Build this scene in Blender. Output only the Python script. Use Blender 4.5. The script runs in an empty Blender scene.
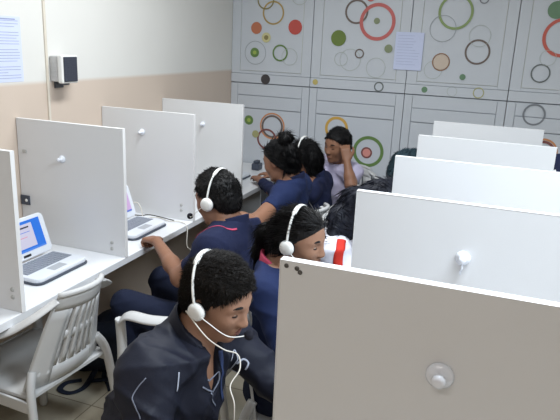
import bpy, bmesh, math, random
import numpy as np
from mathutils import Vector, Matrix
random.seed(4); np.random.seed(4)
C = bpy.context.scene.collection
V = Vector
# ------------------------------------------------------------------ camera
YAW, PITCH, ROLL = math.radians(19.695), math.radians(15.634), math.radians(2.617)
fw = V((-math.sin(YAW)*math.cos(PITCH), math.cos(YAW)*math.cos(PITCH), -math.sin(PITCH)))
rt = V((math.cos(YAW), math.sin(YAW), 0)); up = rt.cross(fw)
r2 = math.cos(ROLL)*rt + math.sin(ROLL)*up; u2 = -math.sin(ROLL)*rt + math.cos(ROLL)*up
cam = bpy.data.objects.new('camera', bpy.data.cameras.new('camera')); C.objects.link(cam)
m = Matrix.Identity(4)
for i in range(3):
    m[i][0] = r2[i]; m[i][1] = u2[i]; m[i][2] = -fw[i]
m.translation = (1.9914, 0, 1.65)
cam.matrix_world = m
cam.data.sensor_width = 36; cam.data.lens = 603.83/560*36; cam.data.clip_start = .02
bpy.context.scene.camera = cam
# ------------------------------------------------------------------ light
S = bpy.context.scene
S.view_settings.view_transform = 'Standard'; S.view_settings.look = 'None'
S.view_settings.gamma = 1; S.view_settings.exposure = 0.0; S.view_settings.use_curve_mapping = False
w = bpy.data.worlds.new('world'); S.world = w; w.use_nodes = True
w.node_tree.nodes['Background'].inputs[0].default_value = (.8, .86, 1, 1)
w.node_tree.nodes['Background'].inputs[1].default_value = .3
def area(name, loc, rot, sx, sy, power, col):
    l = bpy.data.lights.new(name, 'AREA'); l.shape = 'RECTANGLE'; l.size = sx; l.size_y = sy
    l.energy = power; l.color = col
    o = bpy.data.objects.new(name, l); C.objects.link(o); o.location = loc; o.rotation_euler = rot
    return o
area('ceiling_tube_light', (2.55, 1.2, 2.5), (0, 0, 0), 1.2, .25, 62, (.80, .90, 1))
area('ceiling_tube_light', (.95, 2.3, 2.5), (0, 0, 0), .25, 1.2, 32, (.93, .97, 1))
area('ceiling_tube_light', (1.6, -.6, 2.5), (0, 0, 0), 1.2, .25, 13, (1, .93, .91))
# ------------------------------------------------------------------ materials
def mat(name, col, rough=.55, noise=.03, nscale=30, bump=0, bscale=200, spec=.35, metal=0, emit=None, trans=0, coord='Object'):
    m = bpy.data.materials.new(name); m.use_nodes = True; nt = m.node_tree; b = nt.nodes['Principled BSDF']
    b.inputs['Roughness'].default_value = rough; b.inputs['Metallic'].default_value = metal
    b.inputs['Specular IOR Level'].default_value = spec
    b.inputs['Transmission Weight'].default_value = trans
    tc = nt.nodes.new('ShaderNodeTexCoord'); n = nt.nodes.new('ShaderNodeTexNoise')
    n.inputs['Scale'].default_value = nscale; n.inputs['Detail'].default_value = 4
    nt.links.new(tc.outputs[coord], n.inputs['Vector'])
    mr = nt.nodes.new('ShaderNodeMapRange'); mr.inputs[3].default_value = 1-noise*2; mr.inputs[4].default_value = 1+noise*2
    mix = nt.nodes.new('ShaderNodeVectorMath'); mix.operation = 'SCALE'; mix.inputs[0].default_value = col
    nt.links.new(n.outputs['Fac'], mr.inputs[0]); nt.links.new(mr.outputs[0], mix.inputs['Scale'])
    nt.links.new(mix.outputs[0], b.inputs['Base Color'])
    if bump:
        n2 = nt.nodes.new('ShaderNodeTexNoise'); n2.inputs['Scale'].default_value = bscale; n2.inputs['Detail'].default_value = 3
        nt.links.new(tc.outputs[coord], n2.inputs['Vector'])
        bp = nt.nodes.new('ShaderNodeBump'); bp.inputs['Strength'].default_value = bump; bp.inputs['Distance'].default_value = .004
        nt.links.new(n2.outputs['Fac'], bp.inputs['Height']); nt.links.new(bp.outputs[0], b.inputs['Normal'])
    if emit:
        b.inputs['Emission Color'].default_value = (*emit[0], 1); b.inputs['Emission Strength'].default_value = emit[1]
    return m
def hair_mat(name, col, rough=.38):
    m = mat(name, col, rough, .12, 60, 0, spec=.25); nt = m.node_tree; b = nt.nodes['Principled BSDF']
    tc = nt.nodes.new('ShaderNodeTexCoord'); mp = nt.nodes.new('ShaderNodeMapping'); mp.inputs['Scale'].default_value = (260, 260, 25)
    n2 = nt.nodes.new('ShaderNodeTexNoise'); n2.inputs['Scale'].default_value = 1; n2.inputs['Detail'].default_value = 2
    bp = nt.nodes.new('ShaderNodeBump'); bp.inputs['Strength'].default_value = .7; bp.inputs['Distance'].default_value = .004
    nt.links.new(tc.outputs['Object'], mp.inputs[0]); nt.links.new(mp.outputs[0], n2.inputs['Vector'])
    nt.links.new(n2.outputs['Fac'], bp.inputs['Height']); nt.links.new(bp.outputs[0], b.inputs['Normal'])
    return m
def srgb(r, g, b):
    f = lambda c: (c/255/12.92 if c/255 <= .04045 else ((c/255+.055)/1.055)**2.4)
    return (f(r), f(g), f(b))
M = {}
M['panel'] = mat('white_melamine', srgb(217, 218, 219), .35, .008, 6, .05, 300, .4)
M['edge'] = mat('white_edge_band', srgb(240, 240, 240), .4, .005)
M['knob'] = mat('clear_white_plastic', srgb(228, 232, 240), .18, .01, spec=.6)
M['screw'] = mat('dark_screw', srgb(90, 88, 86), .4, .02, metal=.3)
M['cap'] = mat('grey_screw_cap', srgb(175, 175, 172), .4, .02)
M['desk'] = mat('white_worktop', srgb(228, 230, 233), .3, .01, 8)
M['chair'] = mat('white_moulded_plastic', srgb(205, 205, 204), .38, .015, 12, .04, 300)
M['cab'] = mat('grey_white_cabinet_paint', srgb(200, 205, 211), .45, .015, 5)
M['cab_in'] = mat('cream_grey_door_panel', srgb(203, 206, 201), .4, .02, 3)
M['cab_dark'] = mat('dark_bracket_grey', srgb(95, 98, 104), .6, .02)  # plain dark grey, used on the wall speaker's bracket
M['lap'] = mat('white_laptop_plastic', srgb(222, 226, 232), .35, .01)
M['key'] = mat('grey_keys', srgb(140, 146, 156), .5, .02)
M['lapdark'] = mat('dark_grey_plastic', srgb(70, 76, 88), .45, .02)
M['black'] = mat('black_plastic', srgb(30, 30, 34), .5, .03)
M['white'] = mat('white_plastic', srgb(232, 232, 228), .3, .01)
M['metal'] = mat('brushed_metal', srgb(160, 158, 150), .35, .03, metal=.8)
M['paper'] = mat('white_paper', srgb(206, 214, 240), .8, .01)
M['ink'] = mat('grey_ink', srgb(150, 158, 190), .8, .02)
M['cable'] = mat('white_cable', srgb(215, 210, 200), .4, .01)
M['cabledark'] = mat('dark_cable', srgb(60, 60, 55), .5, .02)
M['grille'] = mat('dark_grille', srgb(62, 66, 78), .7, .08, 300, .6, 500)
M['skin'] = mat('tan_skin', srgb(152, 114, 92), .5, .04, 25, .12, 500, .35)
M['skin2'] = mat('brown_skin', srgb(142, 102, 80), .5, .04, 25, .12, 500, .35)
M['lip'] = mat('lips', srgb(128, 82, 72), .45, .03)
M['eyew'] = mat('eye_white', srgb(200, 195, 188), .25, .01)
M['iris'] = mat('dark_iris', srgb(25, 16, 12), .2, .01)
M['hair'] = hair_mat('black_hair', srgb(20, 19, 20), .5)
M['hair2'] = hair_mat('brown_black_hair', srgb(30, 26, 23), .6)
M['navy'] = mat('navy_polo_cloth', srgb(32, 38, 66), .85, .06, 40, .35, 700, .2)
M['navy2'] = mat('blue_navy_polo_cloth', srgb(34, 45, 80), .85, .06, 40, .35, 700, .2)
M['jacket'] = mat('dark_navy_nylon', srgb(25, 28, 41), .6, .06, 20, .35, 45, .25)
M['trouser'] = mat('dark_trouser_cloth', srgb(30, 36, 56), .9, .06, 40, .3, 600, .2)
M['pink'] = mat('pink_trim', srgb(190, 70, 100), .7, .03)
M['print'] = mat('grey_white_print', srgb(170, 176, 190), .6, .03)
M['lav'] = mat('lavender_shirt_cloth', srgb(190, 184, 208), .8, .03, 40, .2, 400)
M['wshirt'] = mat('white_shirt_cloth', srgb(225, 225, 235), .8, .02, 40, .2, 400)
M['redc'] = mat('red_cloth', srgb(205, 52, 40), .8, .03)
M['shoe'] = mat('black_shoe_leather', srgb(24, 24, 28), .5, .03)
M['bag'] = mat('dark_blue_backpack_cloth', srgb(30, 38, 54), .8, .08, 60, .3, 500)
M['tealhair'] = hair_mat('dark_teal_cloth', srgb(40, 58, 66), .8)
M['foam'] = mat('black_foam', srgb(28, 28, 38), .95, .1, 500, .6, 900)
M['ceil'] = mat('ceiling_paint', srgb(225, 225, 222), .8, .01)

def floor_mat():
    m = mat('beige_floor_tiles', srgb(176, 166, 146), .4, .06, 4, .05, 60); nt = m.node_tree; b = nt.nodes['Principled BSDF']
    tc = nt.nodes.new('ShaderNodeTexCoord'); br = nt.nodes.new('ShaderNodeTexBrick'); br.offset = 0
    br.inputs['Color1'].default_value = (*srgb(204, 195, 174), 1); br.inputs['Color2'].default_value = (*srgb(197, 188, 168), 1)
    br.inputs['Mortar'].default_value = (*srgb(140, 130, 112), 1); br.inputs['Scale'].default_value = 1
    br.inputs['Brick Width'].default_value = .4; br.inputs['Row Height'].default_value = .4; br.inputs['Mortar Size'].default_value = .003
    n = nt.nodes.new('ShaderNodeTexNoise'); n.inputs['Scale'].default_value = 9; n.inputs['Detail'].default_value = 5
    mx = nt.nodes.new('ShaderNodeMixRGB'); mx.blend_type = 'MULTIPLY'; mx.inputs[0].default_value = .35
    nt.links.new(tc.outputs['Object'], br.inputs['Vector']); nt.links.new(tc.outputs['Object'], n.inputs['Vector'])
    nt.links.new(br.outputs['Color'], mx.inputs[1]); nt.links.new(n.outputs['Fac'], mx.inputs[2]); nt.links.new(mx.outputs[0], b.inputs['Base Color'])
    return m
def wall_mat():                      # paint: beige up to 1.42 m, off-white above
    m = mat('two_tone_wall_paint', (1, 1, 1), .55, .02, 3, .08, 40); nt = m.node_tree; b = nt.nodes['Principled BSDF']
    tc = nt.nodes.new('ShaderNodeTexCoord'); sp = nt.nodes.new('ShaderNodeSeparateXYZ'); cr = nt.nodes.new('ShaderNodeValToRGB')
    mr = nt.nodes.new('ShaderNodeMapRange'); mr.inputs[1].default_value = 1.41; mr.inputs[2].default_value = 1.43
    nt.links.new(tc.outputs['Object'], sp.inputs[0]); nt.links.new(sp.outputs['Z'], mr.inputs[0]); nt.links.new(mr.outputs[0], cr.inputs[0])
    cr.color_ramp.elements[0].color = (*srgb(207, 191, 176), 1); cr.color_ramp.elements[1].color = (*srgb(222, 221, 216), 1)
    n = nt.nodes.new('ShaderNodeTexNoise'); n.inputs['Scale'].default_value = 2.5
    mr2 = nt.nodes.new('ShaderNodeMapRange'); mr2.inputs[3].default_value = .96; mr2.inputs[4].default_value = 1.02
    sc = nt.nodes.new('ShaderNodeVectorMath'); sc.operation = 'SCALE'
    nt.links.new(tc.outputs['Object'], n.inputs['Vector']); nt.links.new(n.outputs['Fac'], mr2.inputs[0])
    nt.links.new(cr.outputs[0], sc.inputs[0]); nt.links.new(mr2.outputs[0], sc.inputs['Scale']); nt.links.new(sc.outputs[0], b.inputs['Base Color'])
    return m
M['floor'] = floor_mat(); M['wall'] = wall_mat()
# ------------------------------------------------------------------ helpers
def bx(bm, x0, x1, y0, y1, z0, z1, bev=0, mi=0, mx=None):
    q = [bm.verts.new((x, y, z)) for x in (x0, x1) for y in (y0, y1) for z in (z0, z1)]
    fs = [bm.faces.new([q[i] for i in f]) for f in ((0, 1, 3, 2), (4, 6, 7, 5), (0, 4, 5, 1), (2, 3, 7, 6), (0, 2, 6, 4), (1, 5, 7, 3))]
    if bev:
        ed = list({e for f in fs for e in f.edges})
        r = bmesh.ops.bevel(bm, geom=ed, offset=bev, segments=2, affect='EDGES', profile=.5)
        vs = {v for f in r['faces'] for v in f.verts} | {v for v in q if v.is_valid}
        fs = r['faces'] + [f for f in fs if f.is_valid]
    else: vs = set(q)
    for f in fs: f.material_index = mi
    if mx is not None:
        for v in vs: v.co = mx @ v.co
    return vs
def rbox(bm, x0, x1, y0, y1, z0, z1, r, bev, mx=None):
    """box with corners rounded in plan (radius r) and softened top and bottom edges"""
    P_ = []
    for cx, cy, a0 in ((x1-r, y1-r, 0), (x0+r, y1-r, 90), (x0+r, y0+r, 180), (x1-r, y0+r, 270)):
        for k in range(7): a = math.radians(a0+k*15); P_.append((cx, cy, math.cos(a), math.sin(a)))
    rings = []
    for dz, ins in ((z0, bev), (z0+bev*.3, bev*.3), (z0+bev, 0), (z1-bev, 0), (z1-bev*.3, bev*.3), (z1, bev)):
        rings.append([bm.verts.new((mx or Matrix.Identity(4)) @ V((cx+c*(r-ins), cy+s_*(r-ins), dz))) for cx, cy, c, s_ in P_])
    n = len(P_)
    for a, b in zip(rings, rings[1:]):
        for k in range(n): bm.faces.new((a[k], a[(k+1) % n], b[(k+1) % n], b[k]))
    bm.faces.new(rings[0][::-1]); bm.faces.new(rings[-1])
def tube(bm, pts, rad, seg=8, mi=0, cap=True, flat=None):
    """swept tube; rad = number or list; flat = (w,h) ellipse scales"""
    pts = [V(p) for p in pts]; n = len(pts); rings = []
    t0 = (pts[1]-pts[0]).normalized(); a = V((0, 0, 1)) if abs(t0.z) < .9 else V((1, 0, 0))
    nrm = (a - t0*a.dot(t0)).normalized()
    for i, p in enumerate(pts):
        t = (pts[min(i+1, n-1)]-pts[max(i-1, 0)]).normalized()
        nrm = (nrm - t*nrm.dot(t)).normalized(); b = t.cross(nrm)
        r = rad[i] if isinstance(rad, (list, tuple)) else rad
        fx, fy = flat if flat else (1, 1)
        rings.append([bm.verts.new(p + nrm*math.cos(k*2*math.pi/seg)*r*fx + b*math.sin(k*2*math.pi/seg)*r*fy) for k in range(seg)])
    for i in range(n-1):
        for k in range(seg):
            f = bm.faces.new((rings[i][k], rings[i][(k+1) % seg], rings[i+1][(k+1) % seg], rings[i+1][k])); f.smooth = True; f.material_index = mi
    if cap:
        for rg in (rings[0][::-1], rings[-1]):
            f = bm.faces.new(rg); f.material_index = mi
def lathe(bm, prof, mx, seg=24, mi=0):
    rings = []
    for r, z in prof:
        rings.append([bm.verts.new(mx @ V((r*math.cos(k*2*math.pi/seg), r*math.sin(k*2*math.pi/seg), z))) for k in range(seg)] if r > 1e-5 else [bm.verts.new(mx @ V((0, 0, z)))])
    for a, b in zip(rings, rings[1:]):
        for k in range(seg):
            k2 = (k+1) % seg
            if len(a) == 1: vs = (a[0], b[k2], b[k])
            elif len(b) == 1: vs = (a[k], a[k2], b[0])
            else: vs = (a[k], a[k2], b[k2], b[k])
            f = bm.faces.new(vs); f.smooth = True; f.material_index = mi
def spline(pts, n=8):
    pts = [V(p) for p in pts]; out = []
    for i in range(len(pts)-1):
        p0, p1, p2, p3 = pts[max(i-1, 0)], pts[i], pts[i+1], pts[min(i+2, len(pts)-1)]
        for k in range(n):
            t = k/n
            out.append(.5*((2*p1)+(p2-p0)*t+(2*p0-5*p1+4*p2-p3)*t*t+(3*p1-p0-3*p2+p3)*t**3))
    return out+[pts[-1]]
def obj(name, bm, mats, parent=None, loc=None, recalc=True):
    if recalc: bmesh.ops.recalc_face_normals(bm, faces=bm.faces)
    me = bpy.data.meshes.new(name); bm.to_mesh(me); bm.free()
    for k in (mats if isinstance(mats, (list, tuple)) else [mats]): me.materials.append(M[k] if isinstance(k, str) else k)
    o = bpy.data.objects.new(name, me); C.objects.link(o)
    if loc: o.location = loc
    if parent: o.parent = parent
    return o
def tag(o, label, cat, group=None):
    o['label'] = label; o['category'] = cat
    if group: o['group'] = group
    return o
def thing(name, label, cat, loc=(0, 0, 0), rotz=0, group=None):
    o = bpy.data.objects.new(name, None); C.objects.link(o); o.location = loc; o.rotation_euler = (0, 0, rotz); o.empty_display_size = .05
    return tag(o, label, cat, group)
def dup(root, loc=None, rotz=None, label=None, group=None):
    r = root.copy(); C.objects.link(r)
    if loc is not None: r.location = loc
    if rotz is not None: r.rotation_euler = (0, 0, rotz)
    if label: r['label'] = label
    if group: r['group'] = group
    for ch in list(root.children):
        c = ch.copy(); C.objects.link(c); c.parent = r
        for g in list(ch.children):
            e = g.copy(); C.objects.link(e); e.parent = c
    return r
def struct(name, bm, mats):
    o = obj(name, bm, mats); o['kind'] = 'structure'; return o
B = bmesh.new
def box1(*a, **k):
    bm = B(); bx(bm, *a, **k); return bm
# ------------------------------------------------------------------ room
YB = 4.313
RX = 4.2
struct('floor', box1(-.1, RX+.1, -1.7, 5, -.1, 0), 'floor')
struct('wall_left', box1(-.12, 0, -1.6, 4.86, 0, 2.7), 'wall')
struct('wall_back', box1(0, RX, 4.76, 4.86, 0, 2.7), 'wall')
struct('wall_right', box1(RX, RX+.1, -1.6, 4.86, 0, 2.7), 'wall')
struct('wall_front', box1(-.12, RX+.1, -1.7, -1.6, 0, 2.7), 'wall')
struct('ceiling', box1(-.12, RX+.1, -1.7, 4.86, 2.7, 2.8), 'ceil')
bm = B(); bx(bm, 0, .007, 2.289, 2.303, 0, 2.7, .002); o = struct('trim_1', bm, mat('pale_gold_strip', srgb(214, 206, 192), .5))
# ------------------------------------------------------------------ wall cabinets with ring stickers
COL = dict(gold=(176, 150, 90), olive=(140, 130, 84), orange=(190, 118, 88), red=(192, 84, 76), paleyellow=(206, 200, 150), grey=(150, 156, 160),
 green=(104, 134, 76), lime=(160, 180, 90), pale=(176, 184, 176), dark=(112, 100, 94), pink=(196, 104, 100), greygreen=(134, 144, 112), olivegreen=(108, 128, 62),
 green2=(138, 158, 104), brown=(150, 116, 90), peach=(204, 188, 172), grey2=(128, 132, 138), green3=(108, 140, 110), red2=(196, 96, 82), dark2=(106, 112, 112),
 black=(72, 68, 68), yellow=(196, 180, 110), paleolive=(170, 168, 120), orange2=(206, 142, 96), maroon=(132, 82, 78), gold2=(208, 166, 84), rose=(220, 150, 140))
for k, v in COL.items(): M['st_'+k] = mat('sticker_'+k, srgb(*v), .5, .02)
RINGS = [('u', 0.327, 1.844, 0.0832, 0.0111, 'gold'), ('u', 0.265, 1.931, 0.0654, 0.0096, 'olive'), ('u', 0.198, 1.734, 0.0425, 0.0, 'orange'), ('u', 0.501, 1.75, 0.0519, 0.0, 'red'), ('u', 0.279, 1.669, 0.0355, 0.0, 'paleyellow'), ('u', 0.279, 1.669, 0.017, 0.0, 'olive'), ('u', 0.195, 1.556, 0.0854, 0.0036, 'grey'), ('u', 0.19, 1.558, 0.0348, 0.0, 'green'), ('u', 0.19, 1.558, 0.0145, 0.0, 'lime'), ('u', 0.393, 1.564, 0.0599, 0.0114, 'green'), ('u', 0.468, 1.54, 0.0604, 0.0028, 'pale'), ('u', 0.525, 1.963, 0.0606, 0.0034, 'pale'), ('u', 0.946, 1.868, 0.0824, 0.0132, 'dark'), ('u', 1.097, 1.805, 0.1248, 0.0236, 'pink'), ('u', 1.093, 1.811, 0.021, 0.0, 'greygreen'), ('u', 0.829, 1.687, 0.0544, 0.0, 'olivegreen'), ('u', 0.988, 1.588, 0.0326, 0.0082, 'dark'), ('u', 1.19, 1.631, 0.028, 0.0, 'greygreen'), ('u', 0.924, 1.542, 0.0756, 0.0027, 'pale'), ('u', 0.857, 1.544, 0.0483, 0.0028, 'pale'), ('u', 1.112, 1.497, 0.0681, 0.0027, 'pale'), ('u', 1.038, 1.966, 0.0291, 0.0, 'pink'), ('u', 1.612, 1.883, 0.1124, 0.0162, 'green2'), ('u', 1.541, 1.776, 0.0859, 0.0032, 'grey'), ('u', 1.779, 1.636, 0.0813, 0.0121, 'dark'), ('u', 1.552, 1.56, 0.0588, 0.0078, 'brown'), ('u', 1.552, 1.56, 0.0496, 0.0, 'peach'), ('u', 1.782, 1.738, 0.069, 0.0025, 'pale'), ('u', 1.781, 1.968, 0.0304, 0.0073, 'grey2'), ('u', 1.704, 1.47, 0.0196, 0.0, 'green3'), ('u', 1.505, 1.505, 0.0594, 0.0026, 'pale'), ('u', 2.22, 1.911, 0.0532, 0.0, 'green3'), ('u', 2.28, 1.747, 0.1201, 0.0204, 'red2'), ('u', 2.182, 1.522, 0.0592, 0.0087, 'dark2'), ('u', 2.212, 1.62, 0.0491, 0.0025, 'pale'), ('s', 0.286, 1.367, 0.0368, 0.0, 'black'), ('s', 0.677, 1.372, 0.02, 0.0, 'yellow'), ('s', 1.146, 1.369, 0.0345, 0.009, 'dark2'), ('s', 1.463, 1.371, 0.0202, 0.0, 'green3'), ('s', 1.647, 1.371, 0.0332, 0.0027, 'pale'), ('s', 1.819, 1.373, 0.036, 0.0065, 'paleolive'), ('l', 2.182, 1.258, 0.0709, 0.0116, 'grey2'), ('l', 0.159, 1.051, 0.0361, 0.0, 'green'), ('l', 0.159, 1.051, 0.0154, 0.0, 'lime'), ('l', 0.354, 1.021, 0.1005, 0.0107, 'orange2'), ('l', 0.354, 1.018, 0.0868, 0.0145, 'dark'), ('l', 0.313, 0.918, 0.0796, 0.0139, 'maroon'), ('l', 0.219, 0.949, 0.0279, 0.0, 'paleolive'), ('l', 0.859, 1.048, 0.0878, 0.0205, 'gold2'), ('l', 1.108, 0.902, 0.1133, 0.0234, 'green'), ('l', 1.097, 0.893, 0.041, 0.0117, 'maroon'), ('l', 1.097, 0.893, 0.0286, 0.0, 'rose'), ('l', 2.27, 1.02, 0.075, 0.016, 'maroon'), ('l', 2.27, 1.02, 0.09, 0.012, 'orange2')]
def sticker(x, z, R, wd, col, y, layer, parent):
    bm = B(); n = 48; th = .0005; yy = y-.0006-layer*.0006
    Ri = R-wd if wd > 0 else 0
    lathe(bm, [(Ri, 0), (Ri, th), (R, th), (R, 0)] if Ri else [(0, th), (R, th), (R, 0)],
          Matrix.Translation((x, yy, z)) @ Matrix.Rotation(math.pi/2, 4, 'X'), n)
    for f in bm.faces: f.smooth = False
    obj('ring_sticker' if wd > 0 else 'dot_sticker', bm, 'st_'+col, parent)
SEAM = [0.0, .635, 1.33, 2.005, 2.69, 3.37, 4.05]
place_u = ['leftmost, with a red dot', 'second from left, with big pink ring', 'third from left, with big pale green ring',
           'fourth from left, with big red ring', 'fifth from the left', 'right end of the row']
place_l = ['left end, behind the girl with a bun', 'behind the person in the lavender shirt', 'third from the left, behind the white partitions', 'fourth from left, grey ring at top', 'fifth from the left', 'right end']
for i in range(6):
    x0, x1 = SEAM[i]+.002, SEAM[i+1]-.002
    # upper unit
    c = thing('wall_cabinet', 'grey upper cabinet on the back wall, '+place_u[i], 'cabinet', group='upper cabinets on the back wall')
    bm = B(); bx(bm, x0, x1, YB+.022, 4.755, 1.336, 2.66); obj('body', bm, 'cab', c)
    bm = B(); bx(bm, x0, x1, YB-.004, YB+.02, 1.335, 1.400, .003); rail = obj('bottom_rail', bm, 'cab', c)
    bm = B()                                # door: frame with raised inner panel
    bx(bm, x0, x0+.07, YB, YB+.02, 1.402, 2.62, .003); bx(bm, x1-.07, x1, YB, YB+.02, 1.402, 2.62, .003)
    bx(bm, x0+.07, x1-.07, YB, YB+.02, 1.402, 1.422, .002); bx(bm, x0+.07, x1-.07, YB, YB+.02, 2.55, 2.62, .002)
    bx(bm, x0+.0705, x1-.0705, YB+.002, YB+.018, 1.423, 2.549, .004, 1)
    door = obj('door', bm, ['cab', 'cab_in'], c)
    # lower unit
    d_ = thing('floor_cabinet', 'grey lower cabinet on back wall, '+place_l[i], 'cabinet', group='lower cabinets on the back wall')
    bm = B(); bx(bm, x0, x1, YB+.012, 4.755, 0.0, 1.33); obj('body', bm, 'cab_dark' if False else 'cab', d_)
    bm = B()
    bx(bm, x0, x0+.055, YB, YB+.012, .06, 1.328, .002); bx(bm, x1-.055, x1, YB, YB+.012, .06, 1.328, .002); obj('stile', bm, 'cab', d_)
    bm = B(); bx(bm, x0+.057, x1-.057, YB+.001, YB+.012, 1.242, 1.328, .003); obj('top_rail', bm, 'cab', d_)
    bm = B(); bx(bm, x0+.058, x1-.058, YB-.004, YB+.012, 1.146, 1.238, .003); obj('drawer', bm, 'cab', d_)
    bm = B(); bx(bm, x0+.058, x1-.058, YB, YB+.012, .08, 1.14, .003); ld = obj('door', bm, 'cab', d_)
    for q, (k, x, z, R, wd, col) in enumerate(RINGS):
        if not (SEAM[i] <= x < SEAM[i+1]): continue
        if k == 'u': sticker(x, z, R, wd, col, YB, q % 6, door)
        elif k == 's': sticker(x, z, R, wd, col, YB-.004, 1, rail)
        elif z > 1.14: sticker(x, z, R, wd, col, YB-.004, 1, d_)
        else: sticker(x, z, R, wd, col, YB, q % 6, ld)
# paper notice taped across the second seam
n = thing('paper_notice', 'pale lavender paper notice taped over the seam of two upper cabinets', 'notice')
bm = B(); bx(bm, 1.235, 1.425, YB-.009, YB-.0085, 1.495, 1.745); obj('sheet', bm, 'paper', n)
bm = B()
for k in range(11):
    z = 1.722-k*.019; bx(bm, 1.25, 1.25+.1+.06*random.random(), YB-.0098, YB-.0095, z-.0012, z+.0012)
obj('text_lines', bm, mat('faint_print', srgb(176, 184, 214), .8), n)
# paper on left wall
n = thing('paper_notice', 'white printed notice taped to the left wall near the frame edge', 'notice')
bm = B(); bx(bm, .0005, .0015, 1.90, 2.148, 1.43, 1.70); obj('sheet', bm, 'paper', n)
bm = B()
for k in range(21):
    z = 1.682-k*.0118
    if k in (3, 9, 15): continue
    bx(bm, .0016, .002, 1.915, 2.135-(.08*random.random() if k % 4 == 2 else 0.0), z-.0011, z+.0011)
bx(bm, .0016, .002, 1.93, 2.12, 1.686, 1.691)
obj('text_lines', bm, 'ink', n)
# wall speaker
sp = thing('wall_speaker', 'small white box speaker with dark grille high on the left wall', 'speaker', (0, 2.36, 1.48))
bm = B(); bx(bm, .002, .052, -.045, .055, -.058, .058, .004)
for z in (-.03, -.01, .01, .03): bx(bm, .008, .04, -.047, -.0445, z-.002, z+.002)
obj('housing', bm, mat('grey_white_plastic', srgb(196, 196, 196), .5), sp)
bm = B(); bx(bm, .052, .078, -.053, .06, -.064, .064, .006); obj('bezel', bm, 'white', sp)
bm = B(); bx(bm, .0785, .083, -.043, .05, -.056, .056, .003)
for k in range(11): bx(bm, .083, .0845, -.04, .047, -.05+k*.01-.002, -.05+k*.01+.002)
obj('grille', bm, 'grille', sp)
bm = B(); bx(bm, 0, .05, -.008, .03, -.075, -.0585, .003); bx(bm, 0, .006, -.02, .04, -.09, -.06, .002); obj('bracket', bm, 'cab_dark', sp)
# ------------------------------------------------------------------ partitions and worktops
def knob_bm(tail=False):
    bm = B()
    lathe(bm, [(0.026, 0), (.027, .003), (.022, .008), (.012, .011), (.011, .018), (.014, .021), (.013, .026), (.006, .029), (0, .029)], Matrix.Rotation(math.pi/2, 4, 'X'), 28)
    if tail: tube(bm, spline([(0, -.012, -.018), (0.001, -.02, -.03), (-.002, -.012, -.045), (-.003, -.004, -.06)]), .0042, 8)
    return bm
def panel(x0, x1, y, z1, z0, name, label, group, knob, tail, screws, ks=1.0):
    t = thing('partition_panel', label, 'partition', ((x0+x1)/2, y, z0), 0, group)
    xc = (x0+x1)/2; hw = (x1-x0)/2
    bm = B(); bx(bm, -hw, hw, 0.0005, .0175, 0, z1-z0-.0015, .001); obj('board', bm, 'panel', t)
    bm = B(); bx(bm, -hw-.001, hw+.001, 0, .018, z1-z0-.0014, z1-z0, .0004)
    bx(bm, (hw+.0001) if x0 < .5 else (-hw-.0012), (hw+.0012) if x0 < .5 else (-hw-.0001), 0, .018, 0, z1-z0-.0014); obj('edge_band', bm, 'edge', t)
    if knob:
        k = obj('suction_hook', knob_bm(tail), 'knob', t); k.location = (knob[0]-xc, 0, knob[1]-z0); k.scale = (ks, 1, ks)
    for (sx, sz) in screws:
        bm = B(); lathe(bm, [(0, .0014), (.003, .0014), (.0042, .0006), (.0042, 0)] if x0 > 1 else [(0, .003), (.0065, .003), (.008, 0)], Matrix.Translation((sx-xc, 0, sz-z0)) @ Matrix.Rotation(math.pi/2, 4, 'X'), 14)
        obj('screw' if x0 > 1 else 'screw_cap', bm, 'screw' if x0 > 1 else 'cap', t)
    return t
GL = 'white partitions along the left wall'; GR = 'white partitions of the right row'
ys = [2.0823-.6087+k*.6087 for k in range(4)]
labs = ['white partition panel at the left edge of the photo, nearest of the left row', 'white partition panel between the open laptop and the pink-screened laptop',
        'white partition panel behind the pink-screened laptop, second farthest on the left wall', 'farthest white partition panel on the left wall, nearest the cabinets']
kn = [None, (.24, 1.119), (.247, 1.163), (.285, 1.141)]
for k in range(4):
    sc = [(.515, .80), (.515, .772)] if k == 0 else ([(.481, .778), (.480, .75)] if k == 1 else ([(.478, .80), (.478, .772)] if k == 2 else []))
    panel(.003, .549, ys[k], 1.277, .7205, '', labs[k], GL, kn[k], False, sc, .62)
    if k == 1:
        pn = [o for o in C.objects if o.get('label') == labs[1]][0]; cx_ = pn.location.x; cz_ = pn.location.z
        bm = B(); bx(bm, .004-cx_, .052-cx_, -.006, .0003, .888-cz_, .932-cz_, .002); bk = obj('corner_bracket', bm, 'lapdark', pn)
        bm = B(); lathe(bm, [(0, .003), (.006, .003), (.007, 0)], Matrix.Translation((.036-cx_, -.006, .91-cz_)) @ Matrix.Rotation(math.pi/2, 4, 'X'), 16); obj('bolt', bm, 'white', bk)
        bm = B(); bx(bm, .030-cx_, .05-cx_, -.005, .0003, 1.126-cz_, 1.14-cz_, .002); obj('clip', bm, 'cap', pn)
ry = [.9214+k*.5669 for k in range(5)]
labs = ['nearest white partition panel filling the lower right, with three small screws', 'large white partition panel behind the nearest one, with a hook and short tail',
        'white partition panel third in the right row, no hook showing', 'white partition panel fourth in the right row, its right corner in view', 'farthest white partition panel in the right row, greyish against the cabinets']
kr = [(1.952, 1.136), (1.946, 1.152), (1.94, 1.14), (1.95, 1.14), (1.95, 1.14)]
for k in range(5):
    panel(1.667, (2.25, 2.25, 2.25, 2.212, 2.19)[k], ry[k], 1.289, .7205, '', labs[k], GR, kr[k], k > 0, [(1.678, 1.279), (1.697, 1.277), (1.703, 1.271)] if k == 0 else [], .86 if k == 0 else .7)
def worktop(name, label, x0, x1, y0, y1):
    bm = B(); bx(bm, x0, x1, y0, y1, .69, .72, .002); return tag(obj('worktop', bm, 'desk'), label, 'worktop')
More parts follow.
